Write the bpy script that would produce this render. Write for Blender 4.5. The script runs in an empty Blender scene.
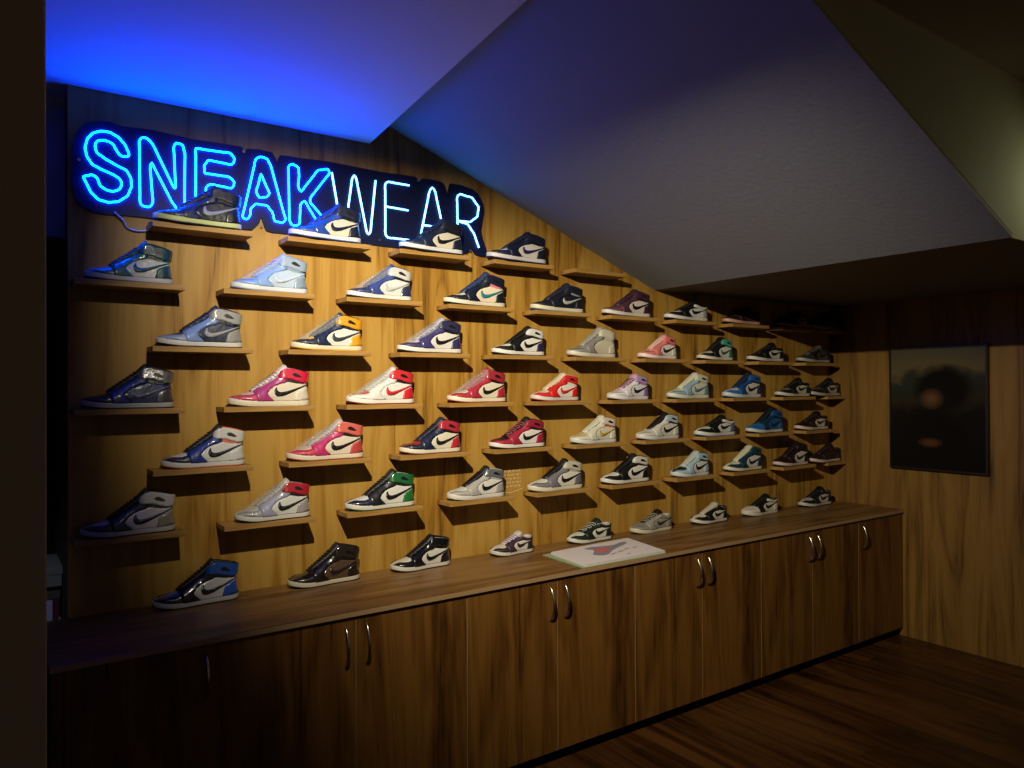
import bpy, math, random
from mathutils import Vector, Matrix
from mathutils.geometry import delaunay_2d_cdt
random.seed(7)
C = bpy.context.scene.collection
EYE = 1.65                     # camera height; world origin is on the floor below the camera
YW = 3.130                    # front face of the display wall
YF = 3.006                    # front edge of the wall shelves
XR = 4.988                     # right wall

# ------------------------------------------------------------------ helpers
def lin(h):
    h = h.lstrip('#'); v = [int(h[i:i+2], 16)/255 for i in (0, 2, 4)]
    return tuple(c/12.92 if c <= .04045 else ((c+.055)/1.055)**2.4 for c in v) + (1,)

MATS = {}
def mat(name, color, rough=.5, metal=0, coat=0, bump=0, bscale=60, spec=.5, emit=None, strength=0, croug=.06):
    if name in MATS: return MATS[name]
    m = bpy.data.materials.new(name); m.use_nodes = True
    nt = m.node_tree; b = nt.nodes['Principled BSDF']
    b.inputs['Base Color'].default_value = color if len(color) == 4 else (*color, 1)
    b.inputs['Roughness'].default_value = rough; b.inputs['Metallic'].default_value = metal
    b.inputs['Coat Weight'].default_value = coat; b.inputs['Coat Roughness'].default_value = croug
    b.inputs['Specular IOR Level'].default_value = spec
    if emit:
        b.inputs['Emission Color'].default_value = (*emit, 1); b.inputs['Emission Strength'].default_value = strength
    if bump:
        tc = nt.nodes.new('ShaderNodeTexCoord'); n = nt.nodes.new('ShaderNodeTexNoise'); n.inputs['Scale'].default_value = bscale
        n.inputs['Detail'].default_value = 3
        bp = nt.nodes.new('ShaderNodeBump'); bp.inputs['Strength'].default_value = bump; bp.inputs['Distance'].default_value = .01
        nt.links.new(tc.outputs['Object'], n.inputs['Vector']); nt.links.new(n.outputs['Fac'], bp.inputs['Height'])
        nt.links.new(bp.outputs['Normal'], b.inputs['Normal'])
        if coat: nt.links.new(bp.outputs['Normal'], b.inputs['Coat Normal'])
    MATS[name] = m
    return m

def dim(c, k):
    return tuple(v*k for v in c[:3])+(1,)
def wood(name, cols, axis='z', scale=1.0, rough=.45, seed=0.0, fine=.35, coat=0, plank=None):
    """laminate with long grain along axis; cols = three sRGB hex colours dark to light"""
    if name in MATS: return MATS[name]
    m = bpy.data.materials.new(name); m.use_nodes = True
    nt = m.node_tree; N = nt.nodes; L = nt.links; b = N['Principled BSDF']
    tc = N.new('ShaderNodeTexCoord')
    def mapping(across, along, off=0.0):
        mp = N.new('ShaderNodeMapping')
        s = {'x': (along, across, across), 'y': (across, along, across), 'z': (across, across, along)}[axis]
        mp.inputs['Scale'].default_value = s; mp.inputs['Location'].default_value = (seed+off, seed*.7+off, seed*1.3)
        L.new(tc.outputs['Object'], mp.inputs['Vector']); return mp
    def noise(mp, sc, det, dist, rgh=.55):
        n = N.new('ShaderNodeTexNoise'); n.inputs['Scale'].default_value = sc; n.inputs['Detail'].default_value = det
        n.inputs['Distortion'].default_value = dist; n.inputs['Roughness'].default_value = rgh
        L.new(mp.outputs[0], n.inputs['Vector']); return n
    n1 = noise(mapping(5.5*scale, .55*scale), 1.0, 3, 1.2)
    n2 = noise(mapping(26*scale, .9*scale, 3.1), 1.0, 4, .7, .6)
    n3 = noise(mapping(160*scale, 4.5*scale, 7.7), 1.0, 3, 0, .6)
    # ring-like figure from the broad noise
    mul = N.new('ShaderNodeMath'); mul.operation = 'MULTIPLY'; mul.inputs[1].default_value = 7.0
    L.new(n1.outputs['Fac'], mul.inputs[0])
    pp = N.new('ShaderNodeMath'); pp.operation = 'PINGPONG'; pp.inputs[1].default_value = 1.0; L.new(mul.outputs[0], pp.inputs[0])
    a = N.new('ShaderNodeMath'); a.operation = 'MULTIPLY_ADD'; a.inputs[1].default_value = .42; L.new(pp.outputs[0], a.inputs[0])
    s2 = N.new('ShaderNodeMath'); s2.operation = 'MULTIPLY'; s2.inputs[1].default_value = .62; L.new(n2.outputs['Fac'], s2.inputs[0])
    L.new(s2.outputs[0], a.inputs[2])
    c = N.new('ShaderNodeMath'); c.operation = 'MULTIPLY_ADD'; c.inputs[1].default_value = fine
    L.new(n3.outputs['Fac'], c.inputs[0]); L.new(a.outputs[0], c.inputs[2])
    r = N.new('ShaderNodeValToRGB'); e = r.color_ramp.elements
    e[0].position = .34; e[0].color = dim(lin(cols[0]), .62); e[1].position = .88; e[1].color = dim(lin(cols[2]), .62)
    k = e.new(.56); k.color = dim(lin(cols[1]), .62)
    L.new(c.outputs[0], r.inputs['Fac'])
    out = r.outputs['Color']
    if plank:
        br = N.new('ShaderNodeTexBrick'); mp = N.new('ShaderNodeMapping')
        mp.inputs['Rotation'].default_value = (0, 0, math.pi/2)
        L.new(tc.outputs['Object'], mp.inputs['Vector']); L.new(mp.outputs[0], br.inputs['Vector'])
        br.inputs['Scale'].default_value = 1.0; br.inputs['Brick Width'].default_value = 1.25; br.inputs['Row Height'].default_value = plank
        br.inputs['Mortar Size'].default_value = .0016; br.inputs['Color1'].default_value = (.62, .62, .62, 1)
        br.inputs['Color2'].default_value = (1.15, 1.15, 1.15, 1); br.inputs['Mortar'].default_value = (.25, .25, .25, 1)
        mx = N.new('ShaderNodeMix'); mx.data_type = 'RGBA'; mx.blend_type = 'MULTIPLY'; mx.inputs['Factor'].default_value = 1
        L.new(out, mx.inputs['A']); L.new(br.outputs['Color'], mx.inputs['B']); out = mx.outputs['Result']
    L.new(out, b.inputs['Base Color'])
    b.inputs['Roughness'].default_value = rough; b.inputs['Coat Weight'].default_value = coat; b.inputs['Coat Roughness'].default_value = .2
    b.inputs['Specular IOR Level'].default_value = .35
    MATS[name] = m
    return m

def plaster(name, col, rough=.75):
    m = mat(name, lin(col), rough, bump=.12, bscale=45, spec=.25); return m

class MB:
    def __init__(s): s.v = []; s.f = []
    def add(s, vs, fs):
        o = len(s.v); s.v += [tuple(v) for v in vs]; s.f += [tuple(i+o for i in f) for f in fs]
    def box(s, x0, x1, y0, y1, z0, z1):
        s.add([(x0,y0,z0),(x1,y0,z0),(x1,y1,z0),(x0,y1,z0),(x0,y0,z1),(x1,y0,z1),(x1,y1,z1),(x0,y1,z1)],
              [(0,3,2,1),(4,5,6,7),(0,1,5,4),(1,2,6,5),(2,3,7,6),(3,0,4,7)])
    def prism(s, poly, d0, d1, plane='xz'):
        """extrude a 2D polygon between depths d0 and d1"""
        n = len(poly)
        P = (lambda a, b, d: (a, d, b)) if plane == 'xz' else ((lambda a, b, d: (a, b, d)) if plane == 'xy' else (lambda a, b, d: (d, a, b)))
        vs, fs = cdt(poly, 10.0)
        m = len(vs)
        s.add([P(v[0], v[1], d0) for v in vs], fs); s.add([P(v[0], v[1], d1) for v in vs], [f[::-1] for f in fs])
        s.add([P(a, b, d0) for a, b in poly]+[P(a, b, d1) for a, b in poly], [(i, (i+1) % n, n+(i+1) % n, n+i) for i in range(n)])
    def tube(s, pts, r, n=8, closed=False):
        pts = [Vector(p) for p in pts]; m = len(pts); rings = []
        up = None
        for i, p in enumerate(pts):
            if closed: t = pts[(i+1) % m]-pts[i-1]
            else: t = pts[min(i+1, m-1)]-pts[max(i-1, 0)]
            t.normalize()
            if up is None:
                up = Vector((0, 1, 0)) if abs(t.y) < .8 else Vector((0, 0, 1))
            a = up-t*up.dot(t); a.normalize(); up = a; b = t.cross(a)
            rr = r[i] if isinstance(r, (list, tuple)) else r
            rings.append([p+(a*math.cos(2*math.pi*j/n)+b*math.sin(2*math.pi*j/n))*rr for j in range(n)])
        vs = [v for q in rings for v in q]; fs = []
        for i in range(m if closed else m-1):
            k = (i+1) % m
            for j in range(n): fs.append((i*n+j, i*n+(j+1) % n, k*n+(j+1) % n, k*n+j))
        if not closed: fs += [tuple(range(n))[::-1], tuple((m-1)*n+j for j in range(n))]
        s.add(vs, fs)
    def build(s, name, m=None, parent=None, smooth=False, bevel=0):
        me = bpy.data.meshes.new(name); me.from_pydata(s.v, [], s.f); me.update()
        import bmesh
        bm = bmesh.new(); bm.from_mesh(me)
        bmesh.ops.remove_doubles(bm, verts=bm.verts, dist=1e-5)
        bmesh.ops.recalc_face_normals(bm, faces=bm.faces); bm.to_mesh(me); bm.free()
        if smooth:
            for p in me.polygons: p.use_smooth = True
        o = bpy.data.objects.new(name, me); C.objects.link(o)
        if m: me.materials.append(m)
        if parent: o.parent = parent
        if bevel:
            b = o.modifiers.new('edge', 'BEVEL'); b.width = bevel; b.segments = 2; b.limit_method = 'ANGLE'; b.angle_limit = math.radians(40)
        return o

def cdt(poly, step):
    """triangulate a 2D polygon, with inner points every step"""
    n = len(poly)
    def inside(x, y):
        c = False; j = n-1
        for i in range(n):
            xi, yi = poly[i]; xj, yj = poly[j]
            if (yi > y) != (yj > y) and x < (xj-xi)*(y-yi)/(yj-yi)+xi: c = not c
            j = i
        return c
    def dist(x, y):
        d = 1e9
        for i in range(n):
            ax, ay = poly[i-1]; bx, by = poly[i]; dx, dy = bx-ax, by-ay; l = dx*dx+dy*dy or 1e-12
            t = max(0, min(1, ((x-ax)*dx+(y-ay)*dy)/l)); d = min(d, math.hypot(x-ax-t*dx, y-ay-t*dy))
        return d
    pts = [Vector(p) for p in poly]
    xs = [p[0] for p in poly]; ys = [p[1] for p in poly]
    if step < 5:
        x = min(xs)+step*.5
        while x < max(xs):
            y = min(ys)+step*.5
            while y < max(ys):
                if inside(x, y) and dist(x, y) > step*.4: pts.append(Vector((x, y)))
                y += step
            x += step
    r = delaunay_2d_cdt(pts, [(i, (i+1) % n) for i in range(n)], [list(range(n))], 1, 1e-7)
    return [tuple(v) for v in r[0]], [tuple(f) for f in r[2]]

def resample(poly, step, closed=True):
    out = []; n = len(poly)
    for i in range(n if closed else n-1):
        a = poly[i]; b = poly[(i+1) % n]; k = max(1, int(math.ceil(math.hypot(b[0]-a[0], b[1]-a[1])/step)))
        for j in range(k): out.append((a[0]+(b[0]-a[0])*j/k, a[1]+(b[1]-a[1])*j/k))
    if not closed: out.append(poly[-1])
    return out

def smooth_line(p, closed, k=4):
    n = len(p); out = []
    for i in range(n if closed else n-1):
        g = (lambda j: p[j % n]) if closed else (lambda j: p[max(0, min(n-1, j))])
        a, b, c, d = g(i-1), g(i), g(i+1), g(i+2)
        for j in range(k):
            t = j/k
            out.append(tuple(.5*((2*b[q])+(-a[q]+c[q])*t+(2*a[q]-5*b[q]+4*c[q]-d[q])*t*t+(-a[q]+3*b[q]-3*c[q]+d[q])*t**3) for q in range(len(b))))
    if not closed: out.append(p[-1])
    return out

def tag(o, label=None, cat=None, group=None, kind=None):
    if label: o['label'] = label
    if cat: o['category'] = cat
    if group: o['group'] = group
    if kind: o['kind'] = kind
    return o
def empty(name, loc):
    o = bpy.data.objects.new(name, None); o.location = loc; o.empty_display_size = .05; C.objects.link(o); return o
def struct(o): o['kind'] = 'structure'; return o

# ------------------------------------------------------------------ materials
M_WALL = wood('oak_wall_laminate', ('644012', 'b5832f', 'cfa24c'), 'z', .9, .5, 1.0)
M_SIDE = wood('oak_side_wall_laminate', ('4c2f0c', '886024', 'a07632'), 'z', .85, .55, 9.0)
M_DOOR = wood('walnut_door_laminate', ('382009', '744a1c', '94652a'), 'z', 1.15, .42, 4.0)
M_CARC = wood('walnut_carcass_laminate', ('3b210a', '7a4e20', '9a6a34'), 'z', 1.1, .5, 6.0)
M_TOP = wood('walnut_worktop_laminate', ('4b2e14', '80592f', 'a07848'), 'x', 1.1, .38, 2.0)
M_SHELF = wood('oak_shelf_laminate', ('6e4619', 'aa7a36', 'c79a54'), 'x', .9, .5, 3.0)
M_EDGE = mat('worktop_edge_band', lin('a0825c'), .4)
M_FLOOR = wood('dark_walnut_floor', ('1e0f05', '4c2c12', '6b4420'), 'y', .9, .33, 5.0, plank=.16)
M_BLUEC = plaster('white_plaster_ceiling', 'dcdcdc')
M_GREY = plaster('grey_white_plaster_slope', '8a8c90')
M_OLIVE = plaster('cream_plaster_bulkhead', 'b9b48c')
M_BROWN = plaster('beige_plaster_ceiling', 'b89a7c')
M_PILL = plaster('taupe_painted_pillar', 'c4b09c')
M_DARK = mat('dark_gap', lin('0c0a08'), .8)
M_CHROME = mat('brushed_nickel', lin('d8d2c8'), .25, metal=1)
M_BLACK = mat('black_acrylic', lin('04060c'), .35)

# ------------------------------------------------------------------ room shell
b = MB(); b.box(-1.6, 5.1, -1.6, 4.2, -.05, 0); struct(b.build('floor', M_FLOOR))
seams = [.258, 1.546, 2.834, 4.122, XR]
b = MB()
for i in range(4):
    b.box(seams[i]+(.0012 if i else 0), seams[i+1]-.0012, YW, YW+.02, 0, 3.0)
b.box(.262, XR, YW+.02, YW+.05, 0, 3.0)
struct(b.build('wall_back', M_WALL))
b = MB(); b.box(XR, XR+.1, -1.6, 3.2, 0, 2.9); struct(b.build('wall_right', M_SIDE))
# blue-lit ceiling: tilts up towards the viewer, free edge at x = 1.428
def plane_slab(name, quad, th, m):
    b = MB(); up = [(x, y, z+th) for x, y, z in quad]; b.add(list(quad)+up, [(0,1,2,3),(7,6,5,4),(0,4,5,1),(1,5,6,2),(2,6,7,3),(3,7,4,0)])
    return struct(b.build(name, m))
zb = lambda y: 2.744+(YW-y)*.118
plane_slab('ceiling', [(-1.6, 1.262, zb(1.262)), (1.428, 1.262, zb(1.262)), (1.428, YW, zb(YW)), (-1.6, YW+.3, zb(YW+.3))], .012, M_BLUEC)
zg = lambda x: 2.214+.369*(3.22-x)
b = MB(); vs = []; fs = []; ng = 10
for th in (0, .012):
    for i in range(ng+1):
        for j in range(ng+1):
            x = 1.2+2.02*i/ng; v = j/ng; k_ = .410+(.369-.410)*v
            vs.append((x, 1.258+(YW+.02-1.258)*v, 2.214+k_*(3.22-x)+th))
n1_ = (ng+1)**2
for i in range(ng):
    for j in range(ng):
        a = i*(ng+1)+j; q = (a, a+1, a+ng+2, a+ng+1); fs += [q, tuple(v+n1_ for v in q[::-1])]
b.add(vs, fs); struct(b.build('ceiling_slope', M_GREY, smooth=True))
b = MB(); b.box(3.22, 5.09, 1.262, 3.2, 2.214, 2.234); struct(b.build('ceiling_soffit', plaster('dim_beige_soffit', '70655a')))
b = MB(); b.prism([(3.222, 2.212), (5.09, 2.212), (5.09, 2.84), (1.70, 2.84)], 1.2595, 1.2615); struct(b.build('ceiling_bulkhead', M_OLIVE))
b = MB(); b.box(-1.6, 5.09, -1.6, 1.25, 2.83, 2.85); b.box(-1.6, 1.72, 1.25, 1.262, 2.83, 3.1); struct(b.build('ceiling_main', M_BROWN))
# pillar on the left edge of the view
b = MB(); b.box(-1.1, .0769, 1.25, 1.42, 0, 2.96); struct(b.build('wall_left', M_PILL, bevel=.003))
# recess beside the display panel: back wall, bulkhead above the opening
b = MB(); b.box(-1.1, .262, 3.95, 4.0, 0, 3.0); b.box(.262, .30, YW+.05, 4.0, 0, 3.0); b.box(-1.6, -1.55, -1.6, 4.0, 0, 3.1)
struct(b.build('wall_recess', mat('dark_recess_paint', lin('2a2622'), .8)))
b = MB(); b.box(-1.1, .262, 3.28, 3.36, 2.218, 2.82); struct(b.build('wall_header', plaster('grey_header_paint', '8c8a8e')))

# ------------------------------------------------------------------ cabinets
YC = 2.61      # door faces
ZT = .833      # worktop top
b = MB(); b.box(.166, XR-.002, 2.600, YW-.001, ZT-.018, ZT)
top = b.build('worktop', M_TOP, bevel=.0015)
tag(top, 'long walnut worktop running over all the low cabinets under the display wall', 'worktop')
b = MB(); b.box(.166, XR-.002, 2.5985, 2.6, ZT-.018, ZT-.001); b.build('edge_strip', M_EDGE, top)

def handle_mb(x, z0, z1):
    m = MB(); pts = []
    for i in range(15):
        t = i/14; pts.append((x, YC-.002-.030*math.sin(math.pi*t)**.75, z0+(z1-z0)*t))
    m.tube(pts, [.0035+.0025*math.sin(math.pi*i/14) for i in range(15)], 8); return m
def cabinet(x0, x1, doors, label):
    """doors: list of (x0, x1, side of the handle)"""
    r = tag(empty('cabinet', ((x0+x1)/2, 2.85, 0)), label, 'cabinet', 'low cabinets under the worktop')
    off = Vector(r.location)
    def put(m, name, mt, par=r, **k):
        m.v = [tuple(Vector(v)-off) for v in m.v]
        return m.build(name, mt, par, **k)
    m = MB(); m.box(x0, x1, YC+.020, YW-.002, .055, .073); m.box(x0, x0+.018, YC+.02, YW-.002, .0735, ZT-.0187)
    m.box(x1-.018, x1, YC+.02, YW-.002, .0735, ZT-.0187); m.box(x0+.018, x1-.018, YW-.012, YW-.002, .0735, ZT-.0187)
    m.box(x0+.018, x1-.018, YC+.02, YW-.012, ZT-.037, ZT-.0187)
    put(m, 'body', M_CARC)
    for a, c, side in doors:
        m = MB(); m.box(a+.0016, c-.0016, YC, YC+.018, .057, ZT-.0195)
        d = put(m, 'door', M_DOOR, bevel=.0008)
        d['label'] = 'left-hand door' if (side == 'r' and len(doors) == 2) else ('right-hand door' if len(doors) == 2 else 'single door')
        for ea in (a+.0008, c-.0016):
            m = MB(); m.box(ea, ea+.0008, YC+.0005, YC+.0175, .058, ZT-.0205)
            m.v = [tuple(Vector(v)-off) for v in m.v]; m.build('edge_band', M_EDGE, d)
        hx = c-.042 if side == 'r' else a+.040
        m = handle_mb(hx, .633, .782); m.v = [tuple(Vector(v)-off) for v in m.v]
        m.build('handle', M_CHROME, d, smooth=True)
    for lx in (x0+.03, x1-.03):
        for ly in (YC+.06, YW-.06):
            m = MB(); m.tube([(lx, ly, 0), (lx, ly, .008), (lx, ly, .01), (lx, ly, .0548)], [.022, .022, .015, .015], 12)
            put(m, 'leg', mat('black_plastic_foot', lin('1a1716'), .4), smooth=False)
cabinet(.172, .646, [(.172, .647, 'r')], 'single-door walnut cabinet at the left end by the dark pillar')
cabinet(.649, 1.607, [(.648, 1.130, 'r'), (1.130, 1.608, 'l')], 'two-door walnut cabinet second from the pillar, beneath the dark brown patent sneaker')
cabinet(1.610, 2.543, [(1.609, 2.0745, 'r'), (2.0745, 2.544, 'l')], 'two-door walnut cabinet beneath the low sneaker with purple laces and the book')
cabinet(2.546, 3.495, [(2.545, 3.018, 'r'), (3.018, 3.496, 'l')], 'two-door walnut cabinet just right of the open book, beneath the grey low sneaker')
cabinet(3.498, 4.456, [(3.497, 3.974, 'r'), (3.974, 4.457, 'l')], 'two-door walnut cabinet second from the right wall')
cabinet(4.459, XR-.003, [(4.458, XR-.003, 'l')], 'single-door walnut cabinet against the right wall')

# ------------------------------------------------------------------ the sneakers
SC = .308
def interp(tab, x):
    if x <= tab[0][0]: return tab[0][1]
    for i in range(len(tab)-1):
        (a, p), (c, q) = tab[i], tab[i+1]
        if x <= c:
            t = (x-a)/(c-a); m0 = (tab[i+1][1]-tab[i-1][1])/(tab[i+1][0]-tab[i-1][0]) if i else (q-p)/(c-a)
            m1 = (tab[i+2][1]-p)/(tab[i+2][0]-a) if i+2 < len(tab) else (q-p)/(c-a)
            h = c-a; t2, t3 = t*t, t**3
            return (2*t3-3*t2+1)*p+(t3-2*t2+t)*h*m0+(-2*t3+3*t2)*q+(t3-t2)*h*m1
    return tab[-1][1]
def outline(x):
    x = max(0, min(1, x))
    et = max(0, 1-(1-min(x/.24, 1))**2.3)**.5; eh = max(0, 1-(1-min((1-x)/.15, 1))**2.3)**.5
    return interp([(0, .150), (.15, .162), (.3, .172), (.45, .155), (.6, .135), (.75, .130), (1, .128)], x)*et*eh
spring = lambda x: .038*max(0, 1-x/.30)**1.8+.006*max(0, (x-.88)/.12)**2
midtop = lambda x: .081+.030*max(0, 1-x/.26)**1.4+.008*max(0, (x-.6)/.4)

class Shoe:
    def __init__(s, kind):
        s.kind = kind; s.k = {'high': 1.0, 'mid': .86, 'low': .52}[kind]; s.fat = 1.0
        s.ztab = [(.0, .105), (.03, .122), (.08, .142), (.16, .160), (.25, .183), (.31, .215), (.4, .27), (.5, .33), (.58, .385), (.66, .474), (.72, .486), (.85, .462), (.95, .437), (1.0, .428)]
    def rz(s, z):
        return z if z < .17 else .17+(z-.17)*s.k
    def ztop(s, x):
        z = s.rz(interp(s.ztab, x))
        if s.kind == 'low': z = interp([(.31, .192), (.4, .226), (.5, .266), (.6, .300), (.66, .308), (.72, .290), (.80, .266), (.88, .264), (.95, .272), (1.0, .274)], x) if x > .31 else z
        return z
    def half(s, x, z):
        zt0 = midtop(x)-.012; zt = s.ztop(x); u = max(0, min(1, (z-zt0)/(zt-zt0)))
        bu = outline(x)*.955
        kap = max(0, min(1, (.67-x)/.16)); kap = kap*kap*(3-2*kap)
        narrow = 1-.30*max(0, min(1, (z-.15)/.3))*min(1, max(0, (x-.3)/.3))
        cl = max(0, 1-u**2.7)**.5; op = 1-.10*u**2
        return bu*narrow*(kap*cl+(1-kap)*op)
    def warp(s, x, z):
        if x < .75: return x
        t = (x-.75)/.25; hz = z/s.rz(.41)
        return x-t*t*(.024*math.sin(math.pi*max(0, min(1, (hz-.18)/.75)))+.006*hz)
    def P(s, x, z, side, off=0):
        y = s.half(x, z); e = .006
        dyx = (s.half(min(1, x+e), z)-s.half(max(0, x-e), z))/(2*e); dyz = (s.half(x, z+e)-s.half(x, z-e))/(2*e)
        dyx = max(-9, min(9, dyx)); dyz = max(-2.5, min(1, dyz))
        n = Vector((-dyx, 1, -dyz)).normalized()
        if y < 2e-3: y = 0; n = Vector((1 if x > .5 else -1, 0, 0))
        return Vector(((s.warp(x, z)-.5)*.978+n.x*off, side*(y+n.y*off), z+n.z*off))*SC
    def panel(s, poly, off, th=.004, remap=True, step=.026, sides=(-1, 1)):
        if remap: poly = [(x, min(s.rz(z), s.ztop(x)-.003)) for x, z in poly]
        poly = [(math.acos(1-2*max(0, min(1, x)))/math.pi, z) for x, z in poly]
        poly = resample(poly, .022); vs, fs = cdt(poly, step); m = MB()
        vs = [((1-math.cos(math.pi*t))/2, min(z, s.ztop((1-math.cos(math.pi*t))/2)-.003)) for t, z in vs]
        cnt = {}
        for f in fs:
            for i in range(len(f)):
                e = (f[i], f[(i+1) % len(f)]); k = (min(e), max(e)); cnt.setdefault(k, []).append(e)
        end = lambda q: vs[q][0] < 1e-4 or vs[q][0] > 1-1e-4
        rim = [v[0] for v in cnt.values() if len(v) == 1 and not (end(v[0][0]) and end(v[0][1]))]
        for sd in sides:
            top = [s.P(x, z, sd, off) for x, z in vs]; n = len(top)
            low = [s.P(x, z, sd, off-th-.004) for x, z in vs]
            m.add(top+low, [f if sd < 0 else f[::-1] for f in fs]+[((a, b_, b_+n, a+n) if sd > 0 else (b_, a, a+n, b_+n)) for a, b_ in rim])
        return m

def ring_part(levels, n=44):
    """closed lofted sole: levels = [(scale of the outline, z function)]"""
    m = MB(); rings = []
    for sc, zf in levels:
        r = []
        for i in range(n):
            th = 2*math.pi*i/n; x = (1-math.cos(th))/2; sgn = 1 if th <= math.pi else -1
            y = sgn*outline(x)*sc; xx = .5+(x-.5)*(1+(sc-1)*.28)
            r.append(Vector((xx-.5, y, zf(x)))*SC)
        rings.append(r)
    vs = [v for r in rings for v in r]; fs = []
    for k in range(len(rings)-1):
        for i in range(n): fs.append((k*n+i, k*n+(i+1) % n, (k+1)*n+(i+1) % n, (k+1)*n+i))
    fs.append(tuple(range(n))[::-1]); fs.append(tuple((len(rings)-1)*n+i for i in range(n)))
    m.add(vs, fs); return m

def shoe_meshes(kind):
    s = Shoe(kind); R = {}
    R['outsole'] = ring_part([(.93, lambda x: spring(x)), (.985, lambda x: spring(x)+.004), (.985, lambda x: spring(x)+.015)])
    R['midsole'] = ring_part([(.99, lambda x: spring(x)+.0145), (1.0, lambda x: spring(x)+.019), (.992, lambda x: (spring(x)+midtop(x))/2+.01), (.985, lambda x: midtop(x)-.004), (.965, lambda x: midtop(x)), (.90, lambda x: midtop(x)-.002)])
    # base upper: stations along the foot
    m = MB(); xs = [0, .004, .014, .03, .055, .09, .13]+[.17+.03*i for i in range(26)]+[.935, .95, .965, .98, .99, .997, 1.0]
    nu = 12; grid = []
    for x in xs:
        zt0 = midtop(x)-.012; zt = s.ztop(x); col = []
        for side in (-1, 1):
            us = [j/nu for j in range(nu+1)]; us = [u if x > .6 else math.sin(u*math.pi/2)**.8 for u in us]
            pts = [s.P(x, zt0+(zt-zt0)*u, side, 0) for u in us]
            col.append(pts)
        grid.append(col)
    def strip(c0, c1, flip):
        vs = c0+c1; n = len(c0); m.add(vs, [((i, i+1, n+i+1, n+i) if flip else (i, n+i, n+i+1, i+1)) for i in range(n-1)])
    for i in range(len(xs)-1):
        strip(grid[i][0], grid[i+1][0], True); strip(grid[i][1], grid[i+1][1], False)
        if xs[i] < .62:   # close the throat
            a, b_, c, d = grid[i][0][-1], grid[i][1][-1], grid[i+1][1][-1], grid[i+1][0][-1]; m.add([a, b_, c, d], [(0, 1, 2, 3)])
    R['upper'] = m
    # padded lining: rolled rim and inner wall of the ankle opening, with a foot bed
    m = MB(); path = []
    xo = [.66+.0296*i for i in range(12)]
    for side, seq in ((-1, xo), (1, xo[::-1])):
        for x in seq:
            x = min(x, .985); path.append((x, side))
    rings = []
    for x, side in path:
        zt = s.ztop(x); p0 = s.P(x, zt, side, 0); c = Vector((p0.x*.97+.16*SC*.03, 0, p0.z)); inn = (c-p0); inn = Vector((inn.x if x > .93 else 0, inn.y, 0)); L_ = max(inn.length, 1e-6); inn /= L_
        w = min(.030*SC, L_*.8)
        ring = [p0+Vector((0, 0, -.02*SC)), p0+Vector((0, 0, .004*SC)), p0+inn*w*.35+Vector((0, 0, .014*SC)), p0+inn*w*.8+Vector((0, 0, .004*SC)), p0+inn*w+Vector((0, 0, -.02*SC)), p0+inn*w*1.1+Vector((0, 0, -(zt-.16)*SC*.8))]
        rings.append(ring)
    n = 6; vs = [v for r in rings for v in r]; fs = []
    for i in range(len(rings)-1):
        for j in range(n-1): fs.append((i*n+j, i*n+j+1, (i+1)*n+j+1, (i+1)*n+j))
    h = len(xo)
    for i in range(h-1):
        a = i*n+n-1; b_ = (i+1)*n+n-1; c = (2*h-2-i)*n+n-1; d = (2*h-1-i)*n+n-1; fs.append((a, b_, c, d))
    m.add(vs, fs); R['lining'] = m
    hi = kind != 'low'
    # overlays, drawn on the side of the foot
    R['toe_guard'] = s.panel([(0, .098), (0, .120), (.05, .136), (.10, .141), (.16, .139), (.22, .140), (.265, .152), (.30, .175), (.345, .178), (.36, .075), (.26, .072), (.16, .080), (.08, .090), (.03, .096)], .007)
    for sd in (-1, 1): R['eyestay', sd] = s.panel([(.275, .172), (.29, .203), (.33, .226), (.40, .268), (.48, .316), (.56, .366), (.61, .405), (.655, .452), (.70, .452), (.71, .38), (.70, .315), (.66, .292), (.60, .277), (.53, .247), (.47, .205), (.435, .160), (.455, .125), (.49, .095), (.515, .068), (.40, .066), (.31, .068), (.295, .12)], .012, sides=(sd,))
    R['quarter'] = s.panel([(.51, .066), (.485, .095), (.45, .125), (.425, .160), (.46, .207), (.525, .250), (.60, .282), (.66, .297), (.72, .305), (.84, .285), (.90, .275), (1, .27), (1, .2), (1, .075), (.75, .066)], .006)
    R['heel_counter'] = s.panel([(.775, .07), (.79, .12), (.80, .165), (.83, .195), (.90, .222), (.955, .238), (1, .242), (1, .16), (1, .078), (.88, .073)], .011)
    R['ankle_collar'] = s.panel([(.60, .362), (.605, .395), (.625, .432), (.655, .468), (.70, .482), (.76, .478), (.85, .458), (.93, .438), (1, .425), (1, .36), (1, .300), (.93, .298), (.88, .300), (.83, .313), (.76, .335), (.70, .347), (.64, .350)] if hi else [(.60, .262), (.62, .292), (.66, .302), (.72, .284), (.80, .261), (.88, .259), (.95, .267), (1, .269), (1, .236), (.92, .234), (.85, .222), (.78, .222), (.70, .238), (.64, .250)], .019, remap=hi)
    for sd in (-1, 1) if hi else (): R['collar_gusset', sd] = s.panel([(.68, .348), (.72, .345), (.80, .325), (.88, .300), (.93, .285), (.82, .285), (.73, .303), (.68, .318)], .0105, sides=(sd,))
    sw = smooth_line([(.985, .275), (.93, .252), (.84, .213), (.74, .170), (.665, .140), (.60, .125), (.555, .128), (.53, .150), (.523, .185), (.535, .215), (.556, .238), (.560, .222), (.562, .198), (.575, .183), (.60, .176), (.64, .178), (.70, .192), (.80, .223), (.90, .255)], True, 2)
    for sd in (-1, 1): R['side_emblem', sd] = s.panel(sw, .0165, step=.03, sides=(sd,))
    for sd in (-1, 1) if hi else (): R['ankle_badge', sd] = s.panel([(.755, .400), (.78, .420), (.815, .418), (.855, .392), (.885, .365), (.855, .360), (.82, .368), (.775, .380)], .023, sides=(sd,))
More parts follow.
